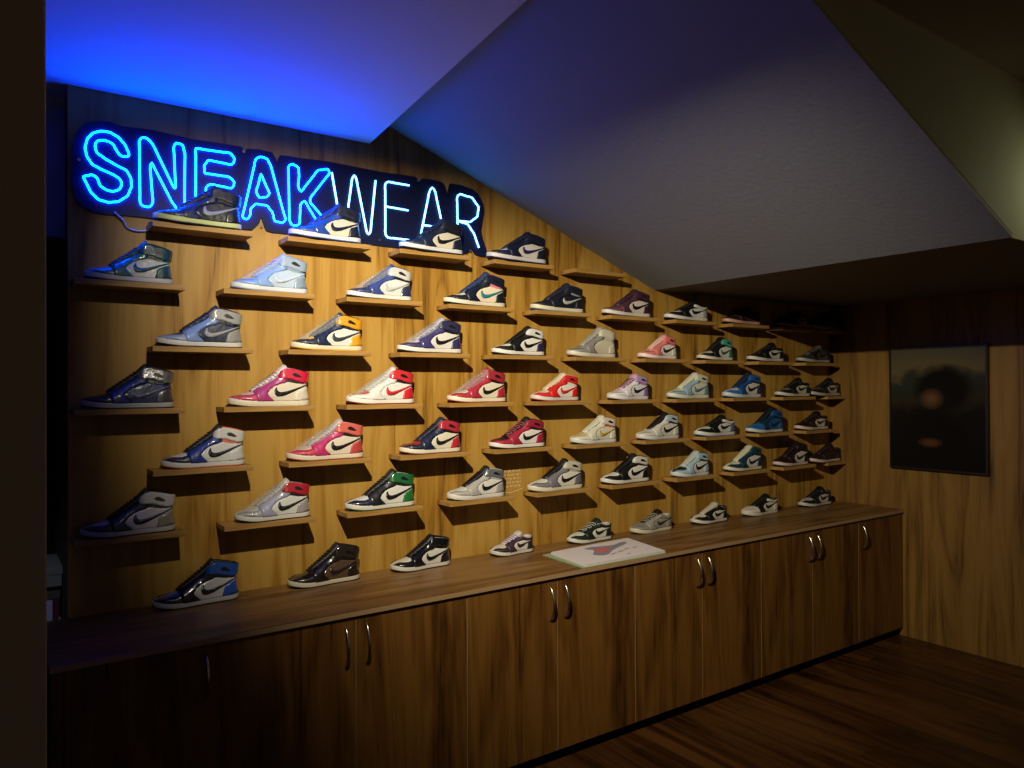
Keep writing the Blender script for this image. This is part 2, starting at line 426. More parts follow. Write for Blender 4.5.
    # tongue: an arched pad following the lace line and standing above the collar
    lt = [(.275, .192), (.33, .228), (.40, .272), (.48, .323), (.56, .375), (.62, .425), (.66, .462), (.70, .490)]
    m = MB(); rings = []
    for i, (x, z) in enumerate(lt):
        zz = s.rz(z)+(.0 if s.kind != 'low' else .012*(i/7)); t = i/(len(lt)-1); w = .055+.030*t; th = .020+.032*t; nx, nz = -.52, .85
        ring = []
        for j in range(9):
            a = math.pi*j/8; yy = math.cos(a)*w; lift = math.sin(a)**.6*th
            ring.append(Vector((x+nx*lift-.5, yy, zz+nz*lift))*SC)
        for j in range(9):
            a = math.pi*(8-j)/8; yy = math.cos(a)*w*.97; lift = math.sin(a)**.6*th-.036*(.4+t)
            ring.append(Vector((x+nx*lift-.5, yy, zz+nz*lift-.004))*SC)
        rings.append(ring)
    n = 18; vs = [v for r in rings for v in r]; fs = []
    for i in range(len(rings)-1):
        for j in range(n): fs.append((i*n+j, i*n+(j+1) % n, (i+1)*n+(j+1) % n, (i+1)*n+j))
    fs += [tuple(range(n))[::-1], tuple((len(rings)-1)*n+j for j in range(n))]
    m.add(vs, fs); R['tongue'] = m
    # laces: flat bars over the tongue between the eyestays
    m = MB(); nb = 8 if hi else 6; path = []
    for i in range(nb):
        t = (i+.5)/nb*.84; x = .30+(.655-.30)*t; z = s.rz(interp([(a, c) for a, c in lt], x)); w = .060+.026*t
        for j in range(9):
            jj = j if i % 2 == 0 else 8-j
            a = math.pi*jj/8; yy = math.cos(a)*w; lift = math.sin(a)**.6*(.021+.030*t)+.002
            xx = x+.020*(jj/8-.5); path.append(Vector((xx-.52*lift-.5, yy, z+.85*lift+.02*(jj/8-.5)))*SC)
    m.tube(path, .0065*SC, 6)
    R['laces'] = m
    # crinkled clear film stretched from toe to tongue
    m = MB(); fl = [(.10, .150), (.18, .215), (.30, .300), (.42, .375), (.54, .445), (.64, .512)]; rings = []
    for i, (x, z) in enumerate(fl):
        w = .085+.02*i/5; zz = s.rz(z); low = s.ztop(x)-.03; ring = []
        for j in range(11):
            a = math.pi*j/10; yy = math.cos(a)*w; ring.append(Vector((x-.5, yy, low+(zz-low)*math.sin(a)**.7))*SC)
        rings.append(ring)
    n = 11; vs = [v for r in rings for v in r]; m.add(vs, [(i*n+j, i*n+j+1, (i+1)*n+j+1, (i+1)*n+j) for i in range(len(rings)-1) for j in range(n-1)])
    R['plastic_wrap'] = m
    return R

M_FILM = bpy.data.materials.new('clear_shrink_film'); M_FILM.use_nodes = True
_n = M_FILM.node_tree; _n.nodes.clear()
_o = _n.nodes.new('ShaderNodeOutputMaterial'); _t = _n.nodes.new('ShaderNodeBsdfTransparent'); _g = _n.nodes.new('ShaderNodeBsdfPrincipled'); _x = _n.nodes.new('ShaderNodeMixShader')
_g.inputs['Base Color'].default_value = (.55, .57, .6, 1); _g.inputs['Roughness'].default_value = .12; _x.inputs[0].default_value = .22
_b = _n.nodes.new('ShaderNodeBump'); _q = _n.nodes.new('ShaderNodeTexNoise'); _q.inputs['Scale'].default_value = 38; _b.inputs['Strength'].default_value = .5; _b.inputs['Distance'].default_value = .02
_n.links.new(_q.outputs['Fac'], _b.inputs['Height']); _n.links.new(_b.outputs['Normal'], _g.inputs['Normal'])
_n.links.new(_t.outputs[0], _x.inputs[1]); _n.links.new(_g.outputs[0], _x.inputs[2]); _n.links.new(_x.outputs[0], _o.inputs['Surface'])

def leather(hexcol, fin):
    # fin: m matte leather, g glossy film-wrapped, p patent
    if fin == 'g': return mat('wrapped_leather_'+hexcol, dim(lin(hexcol), .74), .45, coat=.75, bump=.28, bscale=42, croug=.10)
    if fin == 'p': return mat('patent_leather_'+hexcol, dim(lin(hexcol), .74), .25, coat=1, bump=.16, bscale=30)
    if fin == 's': return mat('metallic_leather_'+hexcol, dim(lin(hexcol), .74), .32, metal=.75, bump=.35, bscale=45)
    return mat('leather_'+hexcol, dim(lin(hexcol), .74), .5, bump=.10, bscale=220)

PROTO = {k: shoe_meshes(k) for k in ('high', 'mid', 'low')}
SMOOTH = {'upper', 'lining', 'tongue', 'laces', 'plastic_wrap', 'toe_guard', 'eyestay', 'quarter', 'heel_counter', 'ankle_collar', 'side_emblem'}
PROT = {}
def prototype(kind):
    r = empty('sneaker', (0, 0, 0))
    for n, m in PROTO[kind].items():
        n = n[0] if isinstance(n, tuple) else n
        o = m.build(n, M_FILM if n == 'plastic_wrap' else leather('808080', 'm'), r, smooth=n in SMOOTH)
        if n in ('outsole', 'midsole'):
            for p in o.data.polygons: p.use_smooth = abs(p.normal.z) < .8
        o.material_slots[0].link = 'OBJECT'
    return r
def dup(root):
    c = root.copy(); C.objects.link(c)
    for ch in root.children:
        d = ch.copy(); C.objects.link(d); d.parent = c; d.matrix_parent_inverse = ch.matrix_parent_inverse
    return c

# colours: box, guard, eyestay, quarter, heel, collar, gusset, tongue, laces, emblem, midsole, outsole, lining, finish
W, CR, BK = 'e6e4de', 'ddd5c0', '0d0d10'
def sneaker(kind, loc, rz, label, group, box, guard, eye, qtr, heel, collar, tongue, lace, emblem, mid=W, out=BK, lining=BK, gusset=None, fin='m', film=False, drop=(), size=1.0):
    if kind not in PROT: PROT[kind] = prototype(kind); r = PROT[kind]; first = True
    else: r = dup(PROT[kind]); first = False
    r.location = loc; r.rotation_euler = (0, 0, rz); r.scale = (size, 1, .5+.5*size)
    tag(r, label, 'sneaker', group)
    col = dict(upper=box, toe_guard=guard, eyestay=eye, quarter=qtr, heel_counter=heel, ankle_collar=collar, tongue=tongue, laces=lace, side_emblem=emblem, midsole=mid, outsole=out, lining=lining, collar_gusset=gusset or lining, ankle_badge=BK)
    kill = []
    for ch in r.children:
        n = ch.name.split('.')[0]
        if (n == 'plastic_wrap' and not film) or n in drop:
            kill.append(ch); continue
        if n == 'plastic_wrap': m = M_FILM
        else:
            c = col[n]; f = fin if n not in ('midsole', 'outsole', 'laces', 'lining', 'tongue') else 'm'
            if c.startswith('*'): c, f = c[1:], 's'
            m = leather(c, f)
        ch.material_slots[0].link = 'OBJECT'; ch.material_slots[0].material = m
    KILL.extend(kill)
    return r
KILL = []
X0, PIT, Z1, HZ, TH, SL = .2651, .5, EYE+.615, .2287, .020, .361
WALLG, CNTG = 'sneakers on the wall shelves', 'sneakers on the worktop'
# (shelf column, shelf row, kind, short description for the labels, colours ...)
S = [
 (.5, 1, 'high', 'dark navy sneaker with pale yellow-green midsole and silver side emblem', dict(box='1b2c5c', guard='16213f', eye='1a2a55', qtr='12161f', heel='0f1320', collar='101828', tongue='16213f', lace='16213f', emblem='9aa2b0', mid='c6d08e', out='1a2238', fin='g', film=False)),
 (1.5, 1, 'high', 'royal blue and white sneaker in front of the sign, silver-white midsole', dict(box='1f4fb0', guard='1c47a5', eye='1d49a8', qtr=CR, heel='141a33', collar='1a2038', tongue='1c3c8c', lace='1c3c8c', emblem='151c38', mid='d5dbe6', out='26458c', film=False, fin='g')),
 (2.5, 1, 'high', 'midnight navy sneaker with cream side panel on second top shelf left of the empty one', dict(box='232e4a', guard='1b2745', eye='14203c', qtr=CR, heel='131a35', collar='101426', tongue='14203c', lace='14203c', emblem='0c0e18', mid='dfe0e4', out='1a2238')),
 (3.5, 1, 'mid', 'dark navy sneaker with pale toe box beside the empty top shelf', dict(box='c8ccd8', guard='141c3a', eye='0f1530', qtr='d5cbc4', heel='0e1228', collar='0e1430', tongue='0e1430', lace='0f1530', emblem='1a2350', mid='d4cfd2', out='15205c')),
 (0, 2, 'high', 'teal sneaker with silvery white side panel in shiny wrap', dict(box='2a8f9c', guard='1d6f80', eye='15606e', qtr='c8cfd2', heel='0d4b50', collar='0f4a55', tongue='1b5c70', lace='12405c', emblem='105058', mid='c4c8d2', out='1b3a4c', fin='g', film=False)),
 (1, 2, 'high', 'pale sky blue sneaker with ice blue side panel in clear film', dict(box='8fb4ea', guard='7fa8e6', eye='8db2ea', qtr='bcd0e8', heel='8fa4bb', collar='9fb4cc', tongue='9fc0ea', lace='a8c4ea', emblem='cfdcec', mid='dfe4ea', out='8aa0c8', lining='8fa0b8', fin='g', film=True)),
 (2, 2, 'high', 'indigo blue and white sneaker with dark heel in clear film', dict(box='2b3a78', guard='2a3568', eye='3a4a8c', qtr='e2dfd8', heel='2a3458', collar='d0d0cc', tongue='3a4680', lace='3a4680', emblem='c8c8c4', mid=W, out='1a2040', fin='g', film=True)),
 (3, 2, 'high', 'black and cream sneaker with teal side emblem and pink collar accent', dict(box='e2dcc8', guard='0d1424', eye='0e1628', qtr='ead9bc', heel='0d1422', collar='101830', tongue='2a3c68', lace='2a3c68', emblem='2b7f92', mid='e4dcc6', out=BK, gusset='e27a8c', lining='d0607a')),
 (4, 2, 'mid', 'navy suede sneaker with pale grey side emblem and cream midsole', dict(box='14182c', guard='14182c', eye='131728', qtr='101424', heel='12162a', collar='14182c', tongue='1b2034', lace='1b2034', emblem='b4b4ac', mid='dcd2b4', out='6c90b8', gusset='8c8c90', lining='8c8c90')),
 (5, 2, 'mid', 'plum purple sneaker with white side panel under the sloping ceiling', dict(box='6e4450', guard='6a4250', eye='4c2c3a', qtr='dccfc6', heel='3a2030', collar='43263c', tongue='3a2036', lace='3a2036', emblem='18101a', mid='e0d6d0', out='2a1824')),
 (6, 2, 'low', 'black and white low sneaker just right of the plum one below the soffit', dict(box=CR, guard='141416', eye='101012', qtr=W, heel='b8b4ac', collar=W, tongue='101012', lace='101012', emblem='101012', mid=W, out='202020')),
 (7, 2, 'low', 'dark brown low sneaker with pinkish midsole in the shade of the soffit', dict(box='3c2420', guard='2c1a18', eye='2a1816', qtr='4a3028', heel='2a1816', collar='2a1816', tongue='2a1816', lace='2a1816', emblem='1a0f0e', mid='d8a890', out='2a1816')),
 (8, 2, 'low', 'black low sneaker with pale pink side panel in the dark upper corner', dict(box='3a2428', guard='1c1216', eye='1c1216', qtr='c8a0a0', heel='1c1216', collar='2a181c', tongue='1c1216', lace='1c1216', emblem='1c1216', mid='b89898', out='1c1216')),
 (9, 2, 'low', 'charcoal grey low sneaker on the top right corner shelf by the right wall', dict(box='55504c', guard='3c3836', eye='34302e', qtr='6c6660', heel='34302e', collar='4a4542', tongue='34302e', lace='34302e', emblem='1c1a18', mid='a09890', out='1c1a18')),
 (.5, 3, 'high', 'light blue and grey sneaker with navy side panel and pale grey emblem', dict(box='191c28', guard='8fa2c4', eye='7d9ad6', qtr='1c2442', heel='9a9a98', collar='a2a4a6', tongue='1e2c5c', lace='1e2c5c', emblem='a8aab0', mid='dcdcd8', out='14161c', fin='g')),
 (1.5, 3, 'high', 'white and navy sneaker with bright yellow heel and collar', dict(box='e0b040', guard='1c2744', eye='1c2948', qtr=W, heel='eaa81e', collar='e8a21c', tongue='3a4050', lace='2a3040', emblem='3c4048', mid='e8e0c4', out='e6a828', fin='g', film=True)),
 (2.5, 3, 'high', 'deep purple and white sneaker with black side emblem', dict(box='d8d2d6', guard='3c3468', eye='3f3a74', qtr='e6e2da', heel='38306a', collar='2c2a50', tongue='c0b8cc', lace='8a84a0', emblem='141018', mid='e8e4dc', out='1c1828', fin='g', film=True)),
 (3.5, 3, 'mid', 'black and white sneaker with purple heel and white collar', dict(box='eeeae4', guard='0f0f12', eye='0f0f12', qtr='ece8e0', heel='2c2250', collar='e0dcd6', tongue='0f0f12', lace='0f0f12', emblem='0f0f12', mid='ece8e0', out='18101e')),
 (4.5, 3, 'high', 'plain grey suede and cream sneaker without a side emblem', dict(box='989490', guard='908c8a', eye='8c8886', qtr='cfc6ae', heel='cdc4ac', collar='cfc8b4', tongue='a8a49c', lace='a8a49c', emblem='cfc6ae', mid='ddd6c6', out='c0b49c', lining='b0a890', gusset='c4bca4', drop=('side_emblem', 'ankle_badge'))),
 (5.5, 3, 'mid', 'salmon pink sneaker with white side panel', dict(box='e6a8a4', guard='e07a78', eye='e07c7a', qtr='ece2dc', heel='d8d0cc', collar='e27674', tongue='e8aaa0', lace='ead2ca', emblem='2c1a22', mid='ece6e2', out='e09a94', lining='c86a68')),
 (6.5, 3, 'mid', 'black sneaker with mint green collar and heel', dict(box='cdc8bc', guard='141614', eye='121412', qtr='ddd8cc', heel='2c7a64', collar='4aa88c', tongue='121412', lace='121412', emblem='3c6c60', mid='ded8ca', out='141614', lining='2c6c5a')),
 (7.5, 3, 'low', 'black low sneaker with white side panel and brown-black collar, right of the mint one', dict(box='2a2420', guard='171314', eye='151112', qtr='dcd4c8', heel='1c1412', collar='2a1c1c', tongue='171314', lace='171314', emblem='151112', mid='dcd6cc', out='171314')),
 (8.5, 3, 'low', 'dark taupe low sneaker with thin pale stripe, third row down by the right wall', dict(box='56504a', guard='3a3632', eye='1e1c1a', qtr='4c4640', heel='2a2624', collar='3a3632', tongue='6c665e', lace='1e1c1a', emblem='1e1c1a', mid='b4aea4', out='1e1c1a')),
 (0, 4, 'high', 'black and dark blue sneaker with metallic grey heel at the left edge', dict(box='16161c', guard='15171e', eye='1c2f78', qtr='1b2a5c', heel='*808084', collar='*a8a8ac', tongue='12141c', lace='12141c', emblem='6c7284', mid='bcbcc0', out='1c1c20', fin='g')),
 (1, 4, 'high', 'magenta and cream sneaker with red collar and thick black side emblem', dict(box='d8b8c4', guard='c23a62', eye='b0387c', qtr='e8dcc4', heel='eae0cc', collar='dc1c44', tongue='d8cfd4', lace='c0a8b8', emblem='141210', mid='ece4cc', out='e8dcc0', fin='g', gusset='101010', lining='18100f')),
 (2, 4, 'high', 'white sneaker with bright red heel and red side emblem', dict(box='c83a34', guard='eeece6', eye='eceae6', qtr='eceae4', heel='dc2430', collar='d82c34', tongue='d8d6d2', lace='d8d6d2', emblem='d62830', mid='f0eee8', out='9c2430', fin='g', film=True)),
 (3, 4, 'high', 'crimson and cream sneaker with black side emblem and dark red collar', dict(box='e2d6b8', guard='b82c3c', eye='b42c40', qtr='ece2c8', heel='b82838', collar='a82a38', tongue='b03444', lace='b87c70', emblem='141210', mid='eee6ce', out='b03838', fin='g', film=True)),
 (4, 4, 'mid', 'scarlet red sneaker with cream laces and red side emblem', dict(box='e8d6c0', guard='dc2420', eye='dc2420', qtr='ece4da', heel='d8201c', collar='dc2826', tongue='e4d4b8', lace='e8dcc0', emblem='d83428', mid='dcdcd8', out='d0281c', lining='e4d4b8', gusset='e8dcd0')),
 (5, 4, 'mid', 'pale lilac sneaker with black laces and purple collar', dict(box='e2dce4', guard='e0d8e2', eye='e4dee6', qtr='e8e4ea', heel='8c6cb0', collar='b898d0', tongue='e0a8c8', lace='101014', emblem='101014', mid='e8e4e8', out='c8c0d0', lining='b080b8')),
 (6, 4, 'mid', 'cream and pale steel blue sneaker with dusty blue side emblem', dict(box='dcdcc8', guard='8cacc0', eye='9cb8c4', qtr='dcdccc', heel='7c9498', collar='d8d8c4', tongue='dcdcc8', lace='dcdcc8', emblem='6c8ca0', mid='e4e2d0', out='a0b8c0', lining='c8c8b4')),
 (7, 4, 'mid', 'bright blue sneaker with white toe box and black side emblem', dict(box='c4d0dc', guard='2c6cc0', eye='1c4888', qtr='dcd8cc', heel='24406c', collar='2860a8', tongue='162848', lace='162848', emblem='10121a', mid='d8d8d4', out='8cc0e8')),
 (8, 4, 'low', 'black sneaker with beige toe box, left one of the black pair in the fourth row', dict(box='8c8474', guard='141212', eye='141212', qtr='d4ccbc', heel='1c1816', collar='171414', tongue='141212', lace='141212', emblem='141212', mid='d8d0c4', out='141212')),
 (9, 4, 'low', 'black sneaker with dim olive toe box next to the right wall', dict(box='605a48', guard='121111', eye='121111', qtr='b8b0a0', heel='1a1614', collar='161312', tongue='121111', lace='121111', emblem='121111', mid='b8b0a6', out='141212')),
 (.5, 5, 'high', 'white sneaker with navy toe, orange collar trim and black side emblem', dict(box='dcdcda', guard='161d3c', eye='1c3484', qtr='e0e0de', heel='dedede', collar='dcdad6', tongue='161a30', lace='161a30', emblem='1c1c20', mid='dededa', out='d8583c', lining='e06838', fin='g')),
 (1.5, 5, 'high', 'coral pink and cream sneaker with magenta overlay and red outsole', dict(box='e4bcb0', guard='c83c54', eye='c83070', qtr='e8dcc8', heel='c8484c', collar='e2685c', tongue='c8b8b0', lace='c8c0b8', emblem='141210', mid='eadfc8', out='b03838', fin='g', film=True)),
 (2.5, 5, 'high', 'navy, red and cream sneaker with red heel and red toe box', dict(box='a02838', guard='181c34', eye='1a2444', qtr='e8e0c8', heel='c02c3c', collar='b82c3c', tongue='20243c', lace='20243c', emblem='121014', mid='ebe4d0', out='8c2c30', fin='g')),
 (3.5, 5, 'mid', 'crimson sneaker with black toe box and white side panel', dict(box='1c1214', guard='a82440', eye='a82442', qtr='e8e4de', heel='a82440', collar='9c2038', tongue='14100f', lace='b0606c', emblem='141012', mid='ece6e0', out='181012')),
 (4.5, 5, 'mid', 'ivory sneaker with mustard yellow side emblem and red accents', dict(box='d8c088', guard='dcd8c4', eye='dcd8c8', qtr='dcd8c4', heel='dedac8', collar='dcd4c4', tongue='dcdccc', lace='dcdccc', emblem='d0a850', mid='e0e0dc', out='b8b8c0', lining='cc4c44', gusset='d84848')),
 (5.5, 5, 'mid', 'off-white sneaker with pale blue collar and black tongue', dict(box='d8d4ca', guard='d4d0c6', eye='dcd8ce', qtr='dedacf', heel='dcd8ce', collar='b8ccd8', tongue='141416', lace='141416', emblem='121214', mid='e0ddd8', out='a8b0c8', lining='141416')),
 (6.5, 5, 'low', 'black and white low sneaker with dusty blue heel and light blue outsole', dict(box='dcd8cc', guard='121214', eye='121214', qtr='e0dcd2', heel='5c6c98', collar='dcd8d0', tongue='121214', lace='121214', emblem='121214', mid='e2ded6', out='5c9cd8')),
 (7.5, 5, 'mid', 'azure blue sneaker with near-black eyestay and teal blue side emblem', dict(box='2c78b8', guard='1f6cb4', eye='103458', qtr='185c98', heel='1c5c9c', collar='1a5490', tongue='0f1a28', lace='101820', emblem='12283c', mid='d8d6d0', out='1a2430', lining='101820')),
 (8.5, 5, 'low', 'maroon black sneaker with white side panel, last in the fifth row', dict(box='2c1414', guard='241010', eye='201010', qtr='d8d0c4', heel='241010', collar='241010', tongue='201010', lace='201010', emblem='301418', mid='dcc8bc', out='3c1410')),
 (0, 6, 'high', 'white, black and navy sneaker with taupe heel on the lowest left shelf', dict(box='c0c2cc', guard='0f1016', eye='141c38', qtr='dcdcdc', heel='a09888', collar='d4d4d2', tongue='0f1016', lace='0f1016', emblem='0e0e12', mid='d8d6d0', out='202024', fin='g', lining='141414')),
 (1, 6, 'high', 'white and lilac grey sneaker with red ankle collar and black trim', dict(box='ccc8c0', guard='a8a8a8', eye='a8a8c0', qtr='e4e4e0', heel='a8a4a4', collar='b81c2c', tongue='c4c0b8', lace='b8b4b0', emblem='121214', mid='e2e0da', out='1a1416', fin='g', film=True)),
 (2, 6, 'high', 'white and black sneaker with kelly green heel and collar', dict(box='e4e6ea', guard='141c3c', eye='1c1f24', qtr='e8e6e0', heel='1c7838', collar='1c6c38', tongue='181c20', lace='20242a', emblem='0f1012', mid='e8e4da', out='1c5c34', fin='g')),
 (3, 6, 'mid', 'light silver grey sneaker with metallic collar and black laces', dict(box='d8d4cc', guard='b0aca8', eye='b4b0ac', qtr='e4e0da', heel='a4a29e', collar='*b8bcc0', tongue='101214', lace='101214', emblem='101214', mid='e4e0d8', out='c8c4bc', lining='a8b0b4')),
 (4, 6, 'mid', 'grey and cream suede sneaker with pale collar and black laces', dict(box='e0dcd0', guard='7c7880', eye='78747c', qtr='e0dace', heel='6c6870', collar='c8c2b2', tongue='121214', lace='121214', emblem='121214', mid='e4dcc4', out='b0a890', lining='b8b2a0')),
 (5, 6, 'mid', 'black and white mid sneaker on the low shelf above the book', dict(box='e4e0d8', guard='101012', eye='101012', qtr='e8e4dc', heel='101012', collar='dcd8d0', tongue='101012', lace='101012', emblem='101012', mid='e8e4dc', out='18181a', gusset='101012')),
 (6, 6, 'mid', 'ice blue sneaker with black toe box and black side emblem', dict(box='14181c', guard='a8c4d4', eye='acc8d8', qtr='d8dcd8', heel='a8bcc8', collar='a8c8dc', tongue='c8ccc8', lace='d0d4d0', emblem='121418', mid='dcdedc', out='a8bcc8', lining='14181c')),
 (7, 6, 'mid', 'petrol navy sneaker with cream laces and cream toe box', dict(box='e0dcc8', guard='16384c', eye='163a50', qtr='e4e0d4', heel='16344c', collar='1a4458', tongue='dcd8bc', lace='e0dcc0', emblem='142c40', mid='e4dcc8', out='18242c', lining='16344c')),
 (8, 6, 'mid', 'dark burgundy sneaker with white side panel, second last on the lowest shelves', dict(box='2c1014', guard='280e12', eye='220c10', qtr='dcd4cc', heel='200c0e', collar='240c10', tongue='200c0e', lace='200c0e', emblem='100a0c', mid='dccac0', out='2c1014')),
 (9, 6, 'low', 'all dark maroon sneaker with pale pink midsole, last on the lowest shelves', dict(box='2c1418', guard='281216', eye='241014', qtr='2a1420', heel='281216', collar='241014', tongue='241014', lace='241014', emblem='1c0e14', mid='d8c0b4', out='2c1418')),
]
FIT = {
(0.5,1):(0.519,0.323), (1.5,1):(1.027,0.315), (2.5,1):(1.526,0.326), (3.5,1):(1.989,0.357), (0,2):(0.299,0.297), (1,2):(0.804,0.312), (2,2):(1.287,0.312), (3,2):(1.768,0.344), (4,2):(2.275,0.336), (5,2):(2.753,0.360), (6,2):(3.239,0.356), (7,2):(3.758,0.335), (8,2):(4.300,0.333), (9,2):(4.726,0.350),
(0.5,3):(0.533,0.319), (1.5,3):(1.042,0.318), (2.5,3):(1.528,0.333), (3.5,3):(2.038,0.314), (4.5,3):(2.511,0.330), (5.5,3):(3.029,0.290), (6.5,3):(3.524,0.296), (7.5,3):(3.988,0.352), (8.5,3):(4.517,0.347),
(0,4):(0.286,0.314), (1,4):(0.792,0.330), (2,4):(1.285,0.324), (3,4):(1.787,0.326), (4,4):(2.273,0.303), (5,4):(2.794,0.296), (6,4):(3.260,0.340), (7,4):(3.745,0.362), (8,4):(4.269,0.367), (9,4):(4.692,0.399),
(0.5,5):(0.549,0.311), (1.5,5):(1.024,0.339), (2.5,5):(1.538,0.315), (3.5,5):(2.021,0.328), (4.5,5):(2.532,0.311), (5.5,5):(3.010,0.328), (6.5,5):(3.485,0.363), (7.5,5):(3.945,0.412), (8.5,5):(4.478,0.372),
(0,6):(0.287,0.317), (1,6):(0.817,0.307), (2,6):(1.277,0.333), (3,6):(1.783,0.320), (4,6):(2.248,0.356), (5,6):(2.737,0.362), (6,6):(3.290,0.305), (7,6):(3.750,0.362), (8,6):(4.248,0.360), (9,6):(4.699,0.371),
}
def shelf(k, row, label):
    x = X0+k*PIT; z = Z1-HZ*(row-1); w = SL
    if x+w > XR: w = XR-x-.003
    b = MB(); b.box(-w/2, w/2, YF-3.07, YW-3.07-.0005, -TH, 0)
    o = b.build('wall_shelf', M_SHELF, bevel=.0012); o.location = (x+w/2, 3.07, z)
    tag(o, label, 'shelf', 'oak shelves on the display wall')
    return o
for k, row, kind, desc, col in S:
    x = X0+k*PIT; w = min(SL, XR-x-.003)
    z = Z1-HZ*(row-1)
    fx, fl = FIT[(k, row)]; L_ = min(fl-.004, .345); cx = fx+fl/2
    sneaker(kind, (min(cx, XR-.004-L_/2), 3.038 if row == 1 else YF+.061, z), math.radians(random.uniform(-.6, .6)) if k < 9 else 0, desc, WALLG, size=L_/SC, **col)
    short = desc.split(',')[0]
    for cut in (' in clear', ' in shiny', ' in front', ' beside', ' next to', ' just right', ' under the', ' on the', ' on second', ' without', ' in the', ' at the'):
        short = short.split(cut)[0]
    words = ('oak shelf under the '+short).split()
    if k in (8, 9) and row == 4: words = ('oak fourth-row shelf under the '+('black sneaker with beige toe box' if k == 8 else 'black sneaker against the right wall')).split()
    if k == 8.5 and row == 5: words = 'oak shelf under the maroon black sneaker with white panel'.split()
    shelf(k, row, ' '.join(words[:16]))
shelf(4.5, 1, 'empty oak shelf at the end of the top row under the sloping ceiling')

ZC = ZT+.0003
T = [
 ((0.516, 0.317), 'high', 0, 'blue and black patent sneaker with white side panel at the left end of the worktop', dict(box='1c4cb0', guard='0d0f16', eye='0d0f16', qtr='d0d0d0', heel='2456b8', collar='1f4fa8', tongue='0d0f16', lace='0d0f16', emblem='0d0f12', mid='c8c8c8', out='14161c', fin='p')),
 ((1.023, 0.317), 'high', 0, 'glossy dark brown sneaker with cream midsole on the worktop', dict(box='1c1612', guard='1a1512', eye='1a1614', qtr='5a4434', heel='1c1612', collar='2a201a', tongue='181412', lace='181412', emblem='221a16', mid='d8d0bc', out='2a2420', fin='p')),
 ((1.486, 0.301), 'mid', 0, 'black sneaker with cream toe box and side panel, third on the worktop', dict(box='dcd6c8', guard='101218', eye='101218', qtr='dcd8d0', heel='101218', collar='101218', tongue='101218', lace='101218', emblem='101218', mid='dcd8d0', out='101218', fin='p')),
 ((2.017, 0.248), 'low', 0, 'brown and cream low sneaker with purple laces on the worktop', dict(box='d4ccc0', guard='2a1f20', eye='402c38', qtr='dcd4cc', heel='2a2024', collar='3a2a34', tongue='d0c8c0', lace='6c3cb8', emblem='2a2428', mid='dcd4ca', out='1c1818', lining='c8bcb0')),
 ((2.5, 0.295), 'low', 0, 'dark green and white low sneaker standing behind the book', dict(box='d8d4c8', guard='12201a', eye='12201a', qtr='dcd8cc', heel='12201a', collar='12201a', tongue='1a2620', lace='d0ccc0', emblem='101412', mid='dcd8cc', out='101412', lining='b8b4a8')),
 ((2.95, 0.31), 'low', 0, 'stone grey low sneaker with black throat right of the book', dict(box='8c867a', guard='8c867c', eye='9c968a', qtr='948e82', heel='8a8478', collar='988f82', tongue='15130f', lace='b4ae9c', emblem='3c3834', mid='d4ccb4', out='a09880', lining='b4ac98')),
 ((3.446, 0.3), 'low', 0, 'black and white low sneaker with pale tongue, third from the right on the worktop', dict(box='dcd4c4', guard='121010', eye='121010', qtr='dcd4c8', heel='121010', collar='121010', tongue='c8c0b0', lace='c8c0b0', emblem='121010', mid='dcd4c6', out='2a2420')),
 ((3.915, 0.335), 'low', 0, 'white and black low sneaker with white heel, second from the right on the worktop', dict(box='dcd6c6', guard='dcd4c4', eye='121010', qtr='dcd6c8', heel='d8d0c0', collar='d8d0c4', tongue='121010', lace='121010', emblem='121010', mid='dcd6c8', out='b0a894')),
 ((4.512, 0.34), 'low', 0, 'midnight black low sneaker with grey-white toe, nearest the right wall on the worktop', dict(box='b8b4b0', guard='101016', eye='101018', qtr='ccc6bc', heel='121018', collar='101016', tongue='101016', lace='101016', emblem='101016', mid='d0c8bc', out='14121a')),
]
for (x, ln), kind, rz, desc, col in T:
    sneaker(kind, (x+ln/2, 3.055, ZC), math.radians(rz), desc, CNTG, size=(ln-.004)/SC, **col)
for o in KILL: bpy.data.objects.remove(o, do_unlink=True)

